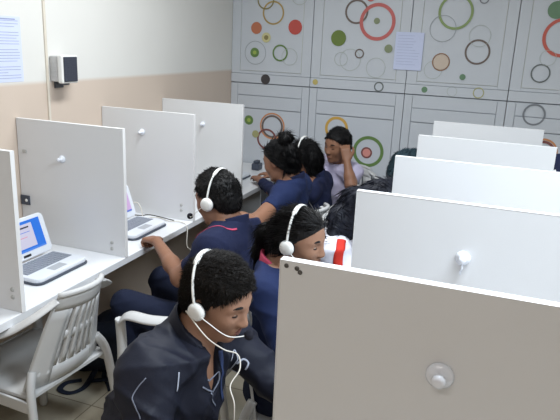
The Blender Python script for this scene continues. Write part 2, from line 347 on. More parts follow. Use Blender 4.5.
worktop('worktop', 'long white worktop fixed along the left wall under the laptops', .001, .549, .6, 4.29)
worktop('worktop', 'white worktop of the right row, under the white partitions', 1.70, 2.5, .75, 3.6)
# support frames for the right row (floor standing)
for k, (y, w_) in enumerate([(.9, 'nearest'), (3.3, 'farthest')]):
    bm = B(); bx(bm, 1.78, 2.2, y, y+.018, 0, .6898, .001); tag(obj('worktop_support', bm, 'panel'), 'white support board under the right worktop, '+w_, 'support board')
for k, (y, w_) in enumerate([(.75, 'nearest'), (3.95, 'farthest')]):
    bm = B(); bx(bm, .02, .42, y, y+.018, 0, .6898, .001); tag(obj('worktop_support', bm, 'panel'), 'white support board under the left worktop, '+w_, 'support board')
# ------------------------------------------------------------------ laptops
def laptop(label, loc, rotz, screen):
    t = thing('laptop', label, 'laptop', loc, rotz, 'small white laptops on the left worktop')
    # local: hinge at x=0, front toward +x; y = width
    bm = B(); rbox(bm, 0, .178, -.147, .147, .007, .026, .03, .005)
    obj('base', bm, 'lap', t)
    bm = B(); rbox(bm, -.004, .185, -.151, .151, 0, .0085, .034, .003); obj('bottom_shell', bm, 'lapdark', t)
    bm = B(); bx(bm, .014, .110, -.128, .128, .0262, .0272, 0)
    for r in range(6):
        for c in range(13):
            bx(bm, .016+r*.0155, .029+r*.0155, -.126+c*.0194, -.109+c*.0194, .0272, .0292, 0)
    obj('keyboard', bm, 'key', t)
    bm = B(); bx(bm, .122, .162, -.04, .035, .0262, .0268, 0); obj('touchpad', bm, mat('touchpad_grey', srgb(170, 174, 180), .4), t)
    mx = Matrix.Translation((0, 0, .026)) @ Matrix.Rotation(math.radians(-18), 4, 'Y')
    bm = B(); rbox(bm, .004, .172, -.147, .147, 0, .016, .022, .004, mx @ Matrix.Rotation(-math.pi/2, 4, 'Y')); ld = obj('lid', bm, 'lap', t)
    bm = B(); bx(bm, .0003, .0012, -.118, .118, .034, .157, 0, 0, mx); sc = obj('screen', bm, screen[0], ld)
    for (a, b, c, d, mm, lay) in screen[1]:
        bm = B(); bx(bm, .0012, .0014+lay*.0003, a, b, c, d, 0, 0, mx); obj('screen_window' if lay == 0 else 'screen_text', bm, mm, ld)
    bm = B(); bx(bm, .0003, .0016, -.02, .02, .014, .023, 0, 0, mx); obj('badge', bm, 'black', ld)
    return t
def em(name, c, s=.62): return mat(name, tuple(x*.2 for x in c), .3, 0, emit=(c, s))
E_ = {k: em('screen_'+k, srgb(*v)) for k, v in dict(blue=(50, 130, 245), white=(225, 222, 245), bar=(90, 150, 250), pinktext=(240, 160, 190), dark=(50, 50, 70), bluetext=(120, 150, 240),
      lav=(226, 190, 240), lav2=(205, 165, 232), bluebar=(110, 140, 230), violet=(180, 130, 210)).items()}
s1 = (E_['blue'], [(-.118, .07, .048, .145, E_['white'], 0), (-.1, .05, .128, .134, E_['dark'], 1), (-.1, -.02, .100, .104, E_['pinktext'], 1), (-.02, .05, .110, .113, E_['bluetext'], 1),
      (-.1, -.03, .078, .082, E_['pinktext'], 1), (-.05, .03, .09, .093, E_['pinktext'], 1), (-.1, .0, .118, .1205, E_['bluetext'], 1), (-.118, .118, .034, .041, E_['bar'], 0)])
s2 = (E_['lav'], [(-.118, .118, .146, .157, E_['bluebar'], 0), (-.118, .118, .034, .043, E_['bluebar'], 0), (0, .08, .06, .138, E_['lav2'], 0), (.01, .07, .12, .132, E_['violet'], 1), (.01, .06, .095, .108, E_['violet'], 1)])
laptop('open white laptop with blue desktop screen, beside the nearest left chair', (.266, 1.822, .7205), 0, s1)
laptop('open white laptop with pinkish screen, in front of the seated boy with fist on desk', (.283, 2.43, .7205), 0, s2)
l3 = laptop('open laptop at the far end of the left worktop beyond the last partition', (.2, 3.72, .7205), 0, s1)
# cables on the worktop behind the second laptop
bm = B(); tube(bm, spline([(.1, 2.66, .7245), (.2, 2.6, .78), (.26, 2.62, .80), (.3, 2.6, .73), (.25, 2.58, .724), (.35, 2.655, .724), (.44, 2.63, .724), (.5, 2.64, .726), (.552, 2.62, .71), (.562, 2.6, .62), (.566, 2.64, .58), (.566, 2.6, .61)]), .0025, 6)
tag(obj('cable', bm, 'cable'), 'pale thin cable looping over the worktop edge beside the pink-screened laptop', 'cable')
bm = B(); tube(bm, spline([(.05, 2.64, .723), (.16, 2.6, .79), (.22, 2.61, .74), (.27, 2.63, .73), (.34, 2.62, .745), (.46, 2.65, .724)]), .003, 6)
tag(obj('cable', bm, 'cabledark'), 'dark thin cable standing up behind the pink-screened laptop', 'cable')
bm = B(); bx(bm, .3, .36, 4.05, 4.13, .7205, .77, .008); bx(bm, .31, .345, 4.06, 4.12, .77, .79, .006)
tag(obj('charger_box', bm, 'lapdark'), 'dark little box at the far end of the left worktop', 'box')
# ------------------------------------------------------------------ monobloc chair
def make_chair(label, group='white plastic armchairs'):
    t = thing('plastic_armchair', label, 'chair', (0, 0, 0), 0, group)
    # local: faces -x, seat centre at origin
    bm = B(); n = 12; top = []; bot = []
    for i in range(n+1):
        u = i/n; x = -.22+u*.42
        row = []; rb = []
        for j in range(n+1):
            v = j/n*2-1; hw = .215-.02*u
            z = .425-.012*(1-v*v)*math.sin(u*math.pi)-.02*max(0, .18-u)/.18
            row.append(bm.verts.new((x, v*hw, z))); rb.append(bm.verts.new((x, v*hw, z-.012)))
        top.append(row); bot.append(rb)
    for i in range(n):
        for j in range(n):
            f = bm.faces.new((top[i][j], top[i+1][j], top[i+1][j+1], top[i][j+1])); f.smooth = True
            bm.faces.new((bot[i][j], bot[i][j+1], bot[i+1][j+1], bot[i+1][j]))
    for (a, b) in [([top[i][0] for i in range(n+1)], [bot[i][0] for i in range(n+1)]), ([top[i][n] for i in range(n+1)], [bot[i][n] for i in range(n+1)]), (top[0], bot[0]), (top[n], bot[n])]:
        for k in range(n): bm.faces.new((a[k], a[k+1], b[k+1], b[k]))
    # apron
    bx(bm, -.21, .2, -.214, -.204, .37, .415, .003); bx(bm, -.21, .2, .204, .214, .37, .415, .003); bx(bm, -.224, -.214, -.2, .2, .375, .41, .003)
    obj('seat', bm, 'chair', t)
    # backrest: curved slotted shell with cross rails
    bm = B()
    def P(v, z, off=0):                       # v across -1..1, z height -> point of the back surface
        s = (z-.43)/.37; hw = .185-.08*s
        return V((.2+.085*s+.03*s*s-.045*(v*v)+off, v*hw, z))
    def slab(v0, v1, z0, z1, th=.008, nv=6, nz=6):
        g = [[(bm.verts.new(P(v0+(v1-v0)*i/nv, z0+(z1-z0)*j/nz, -th/2)), bm.verts.new(P(v0+(v1-v0)*i/nv, z0+(z1-z0)*j/nz, th/2))) for j in range(nz+1)] for i in range(nv+1)]
        for i in range(nv):
            for j in range(nz):
                for s in (0, 1):
                    f = bm.faces.new((g[i][j][s], g[i+1][j][s], g[i+1][j+1][s], g[i][j+1][s])); f.smooth = True
        for i in range(nv):
            for j in (0, nz): bm.faces.new((g[i][j][0], g[i+1][j][0], g[i+1][j][1], g[i][j][1]))
        for j in range(nz):
            for i in (0, nv): bm.faces.new((g[i][j][0], g[i][j+1][0], g[i][j+1][1], g[i][j][1]))
    slab(-.97, .97, .73, .79, .012, 12, 3); slab(-.6, .6, .60, .635, .009, 8, 2); slab(-.97, .97, .43, .50, .010, 12, 2)
    for k in range(6):
        c = -.55+k*.22; slab(c-.065, c+.065, .50, .73, .009, 2, 6)
    slab(-1, -.56, .43, .74, .010, 4, 6); slab(.56, 1, .43, .74, .010, 4, 6)
    tube(bm, [P(-1+2*k/16, .785+.012*math.cos((-1+2*k/16)*1.4)) for k in range(17)], .011, 8)
    obj('backrest', bm, 'chair', t)
    for s in (-1, 1):
        bm = B()
        tube(bm, spline([P(s*.98, .77), V((.215, s*.19, .72)), V((.12, s*.235, .665)), V((-.05, s*.255, .64)), V((-.16, s*.25, .635)), V((-.205, s*.243, .60))]), .0125, 8, flat=(.55, 1.9))
        obj('armrest', bm, 'chair', t)
        bm = B(); tube(bm, spline([(-.205, s*.243, .61), (-.205, s*.235, .45), (-.215, s*.245, .2), (-.23, s*.26, 0)]), [.018]*24+[.014], 8, flat=(1.1, 1)); obj('leg', bm, 'chair', t)
        bm = B(); tube(bm, spline([P(s*.95, .5), (.2, s*.195, .42), (.235, s*.21, .2), (.28, s*.235, 0)]), [.016]*24+[.014], 8, flat=(1.1, 1)); obj('leg', bm, 'chair', t)
    return t
ch0 = make_chair('empty white plastic armchair with slotted back pushed to the left worktop')
ch0.location = (.41, 1.645, 0); ch0.rotation_euler = (0, 0, math.radians(-4))
# a chair under each seated person (faces -x at 0 degrees)
SPOTS = [(.94, 2.01, 0, 'white plastic armchair under the boy with his fist on the worktop'),
 (.86, 3.05, -4, 'white plastic armchair under the girl with a bun'), (.92, 3.57, 0, 'white plastic armchair under the girl behind the girl with a bun'),
 (1.04, 3.985, 90, 'white plastic armchair under the person in the lavender shirt'), (1.52, 1.79, 180, 'white plastic armchair under the girl behind the nearest partition'),
 (1.52, 2.33, 180, 'white plastic armchair under the person in white and red'), (1.52, 2.88, 180, 'white plastic armchair behind the third partition of the right row')]
bm = B(); lathe(bm, [(0, .43), (.14, .43), (.155, .422), (.16, .40), (.15, .40), (.145, .415), (0, .418)], Matrix.Identity(4), 28)
st = thing('plastic_stool', 'white plastic stool under the boy in the tracksuit jacket', 'stool', (1.2, 1.21, 0)); obj('seat', bm, 'chair', st)
for a in (.785, 2.356, 3.927, 5.498):
    bm = B(); tube(bm, [(.11*math.cos(a), .11*math.sin(a), .41), (.15*math.cos(a), .15*math.sin(a), .0)], [.02, .014], 10); obj('leg', bm, 'chair', st)
for x, y, rz, lb in SPOTS: dup(ch0, (x, y, 0), math.radians(rz), lb)
# ---PEOPLE-START
# ------------------------------------------------------------------ smooth-blended surfaces (people, hair, cloth)
def unit(v): v = np.array(v, float); return v/np.linalg.norm(v)
class Field:
    """signed distance grid; prims are blended smoothly, then meshed with surface nets"""
    def __init__(s, lo, hi, res):
        s.res = res; s.lo = np.array(lo, float)
        s.n = np.ceil((np.array(hi)-s.lo)/res).astype(int)+1
        s.g = np.full(tuple(s.n), .2, np.float32)
    def _win(s, lo, hi, k):
        a = np.clip(np.floor((np.array(lo)-s.lo-k)/s.res).astype(int), 0, s.n); b = np.clip(np.ceil((np.array(hi)-s.lo+k)/s.res).astype(int)+1, 0, s.n)
        if (b <= a).any(): return None, None
        ax = [(s.lo[i]+np.arange(a[i], b[i])*s.res).astype(np.float32) for i in range(3)]
        return (slice(a[0], b[0]), slice(a[1], b[1]), slice(a[2], b[2])), np.meshgrid(*ax, indexing='ij')
    def _mix(s, sl, d, k):
        if k <= 0: s.g[sl] = np.minimum(s.g[sl], d); return
        a = s.g[sl]; h = np.maximum(k-np.abs(a-d), 0)/k; s.g[sl] = np.minimum(a, d)-h*h*k*.25
    def cap(s, a, b, ra, rb=None, k=.02):
        a = np.array(a, float); b = np.array(b, float); rb = ra if rb is None else rb; r = max(ra, rb)
        sl, G = s._win(np.minimum(a, b)-r-.03, np.maximum(a, b)+r+.03, k)
        if sl is None: return
        ab = b-a; L = max(float(ab@ab), 1e-9)
        t = np.clip(((G[0]-a[0])*ab[0]+(G[1]-a[1])*ab[1]+(G[2]-a[2])*ab[2])/L, 0, 1)
        d = np.sqrt((G[0]-a[0]-t*ab[0])**2+(G[1]-a[1]-t*ab[1])**2+(G[2]-a[2]-t*ab[2])**2)-(ra+(rb-ra)*t)
        s._mix(sl, d, k)
    def _ell(s, G, c, R, r):
        q = [G[i]-c[i] for i in range(3)]; l = [(q[0]*R[0, i]+q[1]*R[1, i]+q[2]*R[2, i]) for i in range(3)]
        k0 = np.sqrt(sum((l[i]/r[i])**2 for i in range(3))); k1 = np.sqrt(sum((l[i]/r[i]**2)**2 for i in range(3)))+1e-6
        return k0*(k0-1)/k1
    def ell(s, c, r, R=None, k=.02, cuts=()):
        c = np.array(c, float); r = np.array(r, float); R = np.eye(3) if R is None else R; m = r.max()+.03
        sl, G = s._win(c-m, c+m, k)
        if sl is None: return
        d = s._ell(G, c, R, r)
        for (p, n) in cuts: d = np.maximum(d, (G[0]-p[0])*n[0]+(G[1]-p[1])*n[1]+(G[2]-p[2])*n[2])
        s._mix(sl, d, k)
    def sub(s, c, r, R=None, k=.01):
        c = np.array(c, float); r = np.array(r, float); R = np.eye(3) if R is None else R; m = r.max()+.02
        sl, G = s._win(c-m, c+m, k)
        if sl is None: return
        d = -s._ell(G, c, R, r); a = s.g[sl]; h = np.maximum(k-np.abs(a-d), 0)/k; s.g[sl] = np.maximum(a, d)+h*h*k*.25
    def cut(s, p, n, box=None):
        """remove the side the normal points to (inside box only, when given)"""
        lo, hi = box if box else (s.lo, s.lo+s.n*s.res)
        sl, G = s._win(lo, hi, 0)
        if sl is None: return
        s.g[sl] = np.maximum(s.g[sl], ((G[0]-p[0])*n[0]+(G[1]-p[1])*n[1]+(G[2]-p[2])*n[2]).astype(np.float32))
    def wrinkle(s, amp, f, seed=0, dirs=4):
        rs = np.random.RandomState(seed); sl, G = s._win(s.lo, s.lo+s.n*s.res, 0)
        m = np.abs(s.g[sl]) < .03; X = [G[i][m] for i in range(3)]; w_ = 0
        for q in range(dirs):
            v = unit(rs.randn(3))*f*(.7+.8*rs.rand()); w_ = w_+np.sin(X[0]*v[0]+X[1]*v[1]+X[2]*v[2]+rs.rand()*6+1.3*np.sin(X[2]*f*.6+q))
        a = s.g[sl]; a[m] += (amp*w_/dirs).astype(np.float32); s.g[sl] = a
    def folds(s, amp, f, seed=0, dirs=5):
        """ridged cloth creases"""
        rs = np.random.RandomState(seed+7); sl, G = s._win(s.lo, s.lo+s.n*s.res, 0)
        m = np.abs(s.g[sl]) < .035; X = [G[i][m] for i in range(3)]; w_ = 0
        for q in range(dirs):
            v = unit(rs.randn(3))*f*(.6+.8*rs.rand()); ph = X[0]*v[0]+X[1]*v[1]+X[2]*v[2]+rs.rand()*6+1.6*np.sin(X[1]*f*.35+X[2]*f*.5+q*2)
            msk = .5+.5*np.sin(X[0]*f*.4*rs.randn()+X[2]*f*.5*rs.randn()+X[1]*f*.4+q); w_ = w_+(1-np.abs(np.sin(ph*.5)))**2*msk
        a = s.g[sl]; a[m] -= (amp*(w_-.5)).astype(np.float32); s.g[sl] = a
    def mesh(s):
        g = np.pad(s.g, 1, constant_values=.2); sg = g < 0; n = g.shape
        cnt = np.zeros(tuple(np.array(n)-1), np.int16)
        for dx in (0, 1):
            for dy in (0, 1):
                for dz in (0, 1): cnt += sg[dx:n[0]-1+dx, dy:n[1]-1+dy, dz:n[2]-1+dz]
        act = (cnt > 0) & (cnt < 8); I = np.argwhere(act)
        idx = np.full(act.shape, -1, np.int64); idx[act] = np.arange(len(I))
        P = np.zeros((len(I), 3)); W = np.zeros(len(I))
        cs = [(a, b, c) for a in (0, 1) for b in (0, 1) for c in (0, 1)]
        for c0 in cs:
            for ax in range(3):
                if c0[ax]: continue
                c1 = list(c0); c1[ax] = 1
                v0 = g[I[:, 0]+c0[0], I[:, 1]+c0[1], I[:, 2]+c0[2]]; v1 = g[I[:, 0]+c1[0], I[:, 1]+c1[1], I[:, 2]+c1[2]]
                m = (v0 < 0) != (v1 < 0); t = np.where(m, v0/np.where(m, v0-v1, 1), 0)
                p = np.tile(np.array(c0, float), (len(I), 1)); p[:, ax] = t
                P[m] += p[m]; W[m] += 1
        P = (P/W[:, None]+I-1)*s.res+s.lo
        Q = []
        for ax in range(3):
            b, c = [(1, 2), (2, 0), (0, 1)][ax]
            a0 = [slice(1, -1)]*3; a1 = [slice(1, -1)]*3; a0[ax] = slice(0, -1); a1[ax] = slice(1, None)
            s0 = sg[tuple(a0)]; s1 = sg[tuple(a1)]; E = np.argwhere(s0 != s1); fl = s0[tuple(E.T)]
            E = E+1; E[:, ax] -= 1
            def o(db, dc):
                F_ = E.copy(); F_[:, b] -= db; F_[:, c] -= dc; return idx[F_[:, 0], F_[:, 1], F_[:, 2]]
            q = np.stack([o(1, 1), o(0, 1), o(0, 0), o(1, 0)], 1); q[~fl] = q[~fl][:, ::-1]; Q.append(q)
        Q = np.concatenate(Q); Q = Q[(Q >= 0).all(1)]
        return P, Q
def fobj(name, field, m, parent, smooth=2):
    P, Q = field.mesh()
    if not len(Q): return None
    for _ in range(smooth):               # light laplacian smoothing
        A = np.zeros_like(P); N = np.zeros(len(P))
        for i in range(4):
            for j in ((i+1) % 4, (i-1) % 4): np.add.at(A, Q[:, i], P[Q[:, j]]); np.add.at(N, Q[:, i], 1)
        P = P*.5+.5*A/np.maximum(N, 1)[:, None]
    par = np.array(parent.location)
    me = bpy.data.meshes.new(name); me.from_pydata((P-par).tolist(), [], Q.tolist()); me.materials.append(M[m] if isinstance(m, str) else m)
    me.polygons.foreach_set('use_smooth', [True]*len(me.polygons)); me.update()
    o = bpy.data.objects.new(name, me); C.objects.link(o); o.parent = parent
    return o
def frame(yaw, pitch, roll):
    """columns: forward, left, up. pitch>0 looks down, roll>0 tilts to the right shoulder"""
    R = Matrix.Rotation(math.radians(yaw), 3, 'Z') @ Matrix.Rotation(math.radians(pitch), 3, 'Y') @ Matrix.Rotation(math.radians(roll), 3, 'X')
    return np.array(R)
def head(F, H, R, s=1.0, female=False, eyes=True, neck=None, inf=0):
    p = lambda x, y, z: H+R@(np.array([x, y, z])*s)
    def e(c, r, k=.015, cuts=()): F.ell(p(*c), np.array(r)*s, R, k, cuts)
    e((-.010, 0, .036), (.090, .072, .080)); e((.030, 0, .02), (.060, .066, .07), .03)
    e((.036, 0, -.03), (.052, .056, .066), .03); e((.026, 0, -.062), (.055, .050 if not female else .044, .042), .03)
    e((.070, 0, -.094), (.018, .021, .017), .025)
    for y in (-1, 1):
        e((.060, y*.038, -.022), (.024, .021, .024), .02)
        F.cap(p(.084, y*.010, .026), p(.070, y*.046, .024), .0085*s, .008*s, .012)
        F.cap(p(-.02, y*.045, -.06), p(.045, y*.03, -.088), .016*s, .014*s, .02)
    for y in (-1, 1): F.sub(p(.098, y*.032, .008), np.array((.018, .017, .012))*s, R, .012)
    if eyes:
        for y in (-1, 1):
            c = p(.0705, y*.031, .006); F.ell(c, np.array((.0142,)*3)*s, R, .004, [(p(.0705, 0, .0035), -R[:, 2]+.25*R[:, 0])])
            F.ell(c, np.array((.0138,)*3)*s, R, .004, [(p(.0705, 0, -.004), R[:, 2])])
    F.cap(p(.086, 0, .014), p(.106, 0, -.026), .0065*s, .0105*s, .012)
    for y in (-1, 1): F.ell(p(.098, y*.011, -.030), np.array((.011, .0075, .0075))*s, R, .008)
    F.cap(p(.084, -.016, -.058), p(.084, .016, -.058), .0075*s, None, .012)
    F.cap(p(.090, -.012, -.0535), p(.090, .012, -.0535), .0058*s, None, .006)
    F.cap(p(.088, -.012, -.0635), p(.088, .012, -.0635), .0062*s, None, .006)
    F.sub(p(.098, 0, -.0585), np.array((.008, .022, .0015))*s, R, .003)
    for y in (-1, 1):
        F.ell(p(-.008, y*.077, -.004), np.array((.018, .0085, .031))*s, R, .006)
        F.sub(p(-.003, y*.088, -.002), np.array((.010, .0075, .019))*s, R, .006)
    F.cap(p(-.022, 0, -.045), neck if neck is not None else p(-.05, 0, -.15), .052*s, .055*s, .03)
def head_details(t, H, R, s, look_down=True):
    p = lambda x, y, z: V(H+R@(np.array([x, y, z])*s))-t.location
    M4 = Matrix(R.tolist()).to_4x4()
    for y in (-1, 1):
        bm = B(); bmesh.ops.create_uvsphere(bm, u_segments=20, v_segments=14, radius=.0126*s)
        for v in bm.verts: v.co += p(.0705, y*.031, .005)
        for f in bm.faces: f.smooth = True
        ey = obj('eye', bm, 'eyew', t)
        bm = B(); tube(bm, spline([p(.0835, y*.0185, .002), p(.0865, y*.031, .0015), p(.0795, y*.0445, .004)], 5), [.0008]+[.0015]*9+[.0008], 6); obj('eyelashes', bm, 'hair', ey)
        bm = B(); d = Matrix(R.tolist()) @ V((.9, y*.05, -.42)).normalized()
        c = p(.0705, y*.031, .005)+d*.0105*s
        bmesh.ops.create_uvsphere(bm, u_segments=14, v_segments=10, radius=.0062*s)
        for v in bm.verts: v.co = v.co*.6+c
        obj('iris', bm, 'iris', ey)
        bm = B(); tube(bm, spline([p(.0905, y*.012, .0275), p(.0885, y*.03, .0335), p(.0755, y*.050, .0285)], 5), [.002]*3+[.0036]*5+[.0024]*2+[.001], 6); obj('eyebrow', bm, 'hair', t)
    bm = B(); tube(bm, spline([p(.0868, -.021, -.0588), p(.0955, -.008, -.0555), p(.0965, 0, -.0565), p(.0955, .008, -.0555), p(.0868, .021, -.0588)], 4), [.001]*2+[.0033]*13+[.001]*2, 8)
    tube(bm, spline([p(.0868, -.019, -.0595), p(.0945, -.006, -.0645), p(.0945, .006, -.0645), p(.0868, .019, -.0595)], 4), [.001]*2+[.0042]*9+[.001]*2, 8)
    obj('lips', bm, 'lip', t)
def hand(F, w, d, nrm, side, s=1.0, curl=.5, spread=1.0):
    """w wrist, d hand direction, nrm back-of-hand normal, side +1 when the thumb lies along cross(d,nrm)"""
    w = np.array(w, float); d = unit(d); nrm = unit(np.array(nrm)-d*np.dot(nrm, d)); lat = np.cross(d, nrm)*side
    for q in (-.026, -.009, .009, .026): F.cap(w+d*.012*s+lat*q*.7*s, w+d*.08*s+lat*q*s, .0145*s, .0125*s, .012)
    for i, L in enumerate((.070, .078, .073, .058)):
        q = (.027-.018*i)*s; a = w+d*.082*s+lat*q; dr = d; fan = lat*(.09-.06*i)*spread
        for j, (fr, rr) in enumerate(((.42, .0092), (.32, .0084), (.26, .0074))):
            an = curl*(j+.6)*1.0; dd = unit(d*math.cos(an)-nrm*math.sin(an)+fan*(1 if j == 0 else .5)); b = a+dd*L*fr*s
            F.cap(a, b, rr*s, rr*.93*s, .004); a = b
    a = w+d*.02*s+lat*.026*s; b = a+unit(d*.75+lat*.65-nrm*.2)*.042*s; c = b+unit(d*.95+lat*.2-nrm*(.25+curl*.5))*.032*s; e = c+unit(d-lat*.1-nrm*(.3+curl*.6))*.024*s
    F.cap(a, b, .015*s, .0115*s, .012); F.cap(b, c, .0108*s, .0098*s, .004); F.cap(c, e, .0095*s, .0078*s, .004)

def person(label, H, yaw, pitch, roll, pelvis, tyaw, elbows, wrists, s=1.0, res=.006, shirt='navy', skin='skin2', trouser='trouser', sleeve=.55, shw=.165,
           neckbase=None, knees=None, ankles=None, hands=None, female=False, wr=.004, collar=None, colh=.03, nk=.015, vneck=0, shinf=.008, details=True, girth=1.0, name='person'):
    H = np.array(H, float); Pv = np.array(pelvis, float); R = frame(yaw, pitch, roll); T = frame(tyaw, 0, 0)
    f, l, u = T[:, 0], T[:, 1], T[:, 2]
    N = np.array(neckbase, float) if neckbase is not None else H+R@np.array([-.035, 0, -.115])*s+np.array([0, 0, -.03])-f*.01
    t = thing(name, label, 'person', (float(Pv[0]), float(Pv[1]), 0))
    ax = unit(N-Pv)                                 # spine
    fr = unit(f-ax*np.dot(f, ax)); TR = np.stack([fr, l, ax], 1)
    SH = [N-ax*.055*s+l*sd*shw*s for sd in (1, -1)]   # left, right shoulder
    hips = [Pv+l*sd*.085*s for sd in (1, -1)]
    knees = [np.array(k, float) for k in knees] if knees else [h+f*.40*s+l*sd*.05+np.array([0, 0, .0]) for h, sd in zip(hips, (1, -1))]
    ankles = [np.array(k, float) for k in ankles] if ankles else [np.array([k[0], k[1], .09])+f*.03 for k in knees]
    E = [np.array(k, float) for k in elbows]; Wr = [np.array(k, float) for k in wrists]
    allp = np.array([H+.14, H-.14, N, Pv]+SH+hips+knees+ankles+E+Wr)
    lo, hi = allp.min(0)-.2, allp.max(0)+.2; lo[2] = .0
    def torso(F, i, arm, part='full', tr=False):
        F.cap(N-ax*.02, N-ax*.10*s, .058*s+i, .08*s+i, .04)
        F.ell(N-ax*.19*s+fr*.01, np.array((.098*girth, .148*girth, .175))*s+i, TR, .05)
        F.ell(Pv+ax*.16*s+fr*.012, np.array((.098*girth, .132*girth, .15))*s+i, TR, .06)
        F.ell(Pv+ax*.02, np.array((.112, .155, .115))*s+i, TR, .05)
        F.cap(SH[0], SH[1], .052*s+i, None, .05)
        for a, sd in ((0, 1), (1, -1)): F.cap(N+ax*.0, SH[a]+ax*.015, .045*s+i, .048*s+i, .05)
        if female: F.ell(N-ax*.19*s+fr*.085*s, np.array((.05, .11, .06))*s+i, TR, .05)
        for a in (0, 1):
            F.ell(SH[a], np.array((.060, .060, .062))*s+i, None, .04)
            if arm > 0:
                b = SH[a]+(E[a]-SH[a])*min(arm, 1); F.cap(SH[a], b, .050*s+i, (.050-.012*min(arm, 1))*s+i, .03)
            if arm > 1: b = E[a]+(Wr[a]-E[a])*(arm-1); F.cap(E[a], b, .038*s+i, (.038-.010*(arm-1))*s+i, .02)
    def legs(F, i):
        F.ell(Pv-ax*.02, np.array((.112, .158, .10))*s+i, TR, .05)
        for h, k, a in zip(hips, knees, ankles):
            F.cap(h, k, .082*s+i, .056*s+i, .04); F.cap(k, a, .055*s+i, .040*s+i, .02)
    F = Field(lo, hi, res)
    head(F, H, R, s, female, details, N-ax*.03)
    torso(F, -.006, 1); 
    for a in (0, 1):
        F.cap(SH[a], E[a], .044*s, .036*s, .03); F.cap(E[a], E[a]+(Wr[a]-E[a])*.35, .037*s, .036*s, .02); F.cap(E[a]+(Wr[a]-E[a])*.35, Wr[a], .036*s, .0235*s, .02)
        hd = hands[a] if hands else None
        d0 = unit(Wr[a]-E[a])
        if hd is None: hd = dict(d=d0, n=(0, 0, 1), curl=.5)
        nn = hd.get('n', (0, 0, 1)); dd = hd.get('d', d0)
        lat = np.cross(unit(dd), nn); sd = 1 if a == 1 else -1       # thumb towards the body's midline side
        hand(F, Wr[a], dd, nn, hd.get('side', -sd), s*.95, hd.get('curl', .5))
    legs(F, -.006)
    for k, a in zip(knees, ankles): F.cap(a, a-np.array([0, 0, .04])+f*.12, .03, .025, .02)
    fobj('body', F, skin, t)
    # shirt
    G = Field(lo, hi, res); torso(G, shinf, sleeve)
    for a in (0, 1):                                # clean cuffs
        if sleeve <= 1: c = SH[a]+(E[a]-SH[a])*sleeve; n_ = unit(E[a]-SH[a])
        else: c = E[a]+(Wr[a]-E[a])*(sleeve-1); n_ = unit(Wr[a]-E[a])
        G.cut(c, n_, (c-.075*s, c+.085*s))
    if wr: G.wrinkle(wr, 38, int(H[0]*1000) % 97); G.folds(wr*1.1, 62, int(H[1]*1000) % 89)
    G.cut(N+ax*(nk+.012), unit(ax*.95+fr*.15)); G.cut(Pv-ax*.075, -ax)
    if vneck: G.sub(N+fr*.10-ax*(vneck*.35), (.06, .028, vneck), TR, .01)
    so = fobj('shirt' if shirt != 'jacket' else 'jacket', G, shirt, t)
    if collar:
        G = Field(N-.16, N+.16, .004); n_ = unit(ax*.9+fr*.4)
        G.cap(N-ax*.08, N+ax*(.03+colh), .082*s+shinf, .060*s+shinf, 0)
        G.cut(N+ax*(colh+nk-.01), n_); G.cut(N+ax*(nk-.03), -n_); G.sub(N+ax*.02, (.052*s+shinf*.7, .052*s+shinf*.7, .25), TR, .002)
        G.sub(N+fr*.09+ax*(.02+colh*.5), (.05, .016+colh*.25, .05+colh), TR, .004)
        if vneck: G.sub(N+fr*.10, (.075, .045, .12), TR, .004)
        fobj('collar', G, collar, t, 1)
    # trousers
    G = Field(np.minimum(lo, lo), (hi[0], hi[1], Pv[2]+.16), res); legs(G, .006); G.wrinkle(.003, 30, 5); G.folds(.004, 60, 3)
    for a in ankles: G.cut(a+np.array([0, 0, -.03]), np.array([0, 0, -1.]), (a-.1, a+.1))
    G.cut(Pv+ax*.10, ax, (Pv-.2, Pv+.2))
    fobj('trousers', G, trouser, t)
    for a in ankles:
        G = Field(a-.22, a+.22, .006); b = a-np.array([0, 0, .045])
        G.cap(b-f*.03, b+f*.13, .042, .036, .02); G.cap(b, a, .045, .045, .02); G.cut(np.array([0, 0, .002]), np.array([0, 0, -1.])); G.cut(a, np.array([0, 0, 1.]))
        fobj('shoe', G, 'shoe', t)
    if details: head_details(t, H, R, s)
    return dict(t=t, H=H, R=R, s=s, N=N, ax=ax, fr=fr, l=l, SH=SH, E=E, W=Wr, shirt=so, TR=TR)
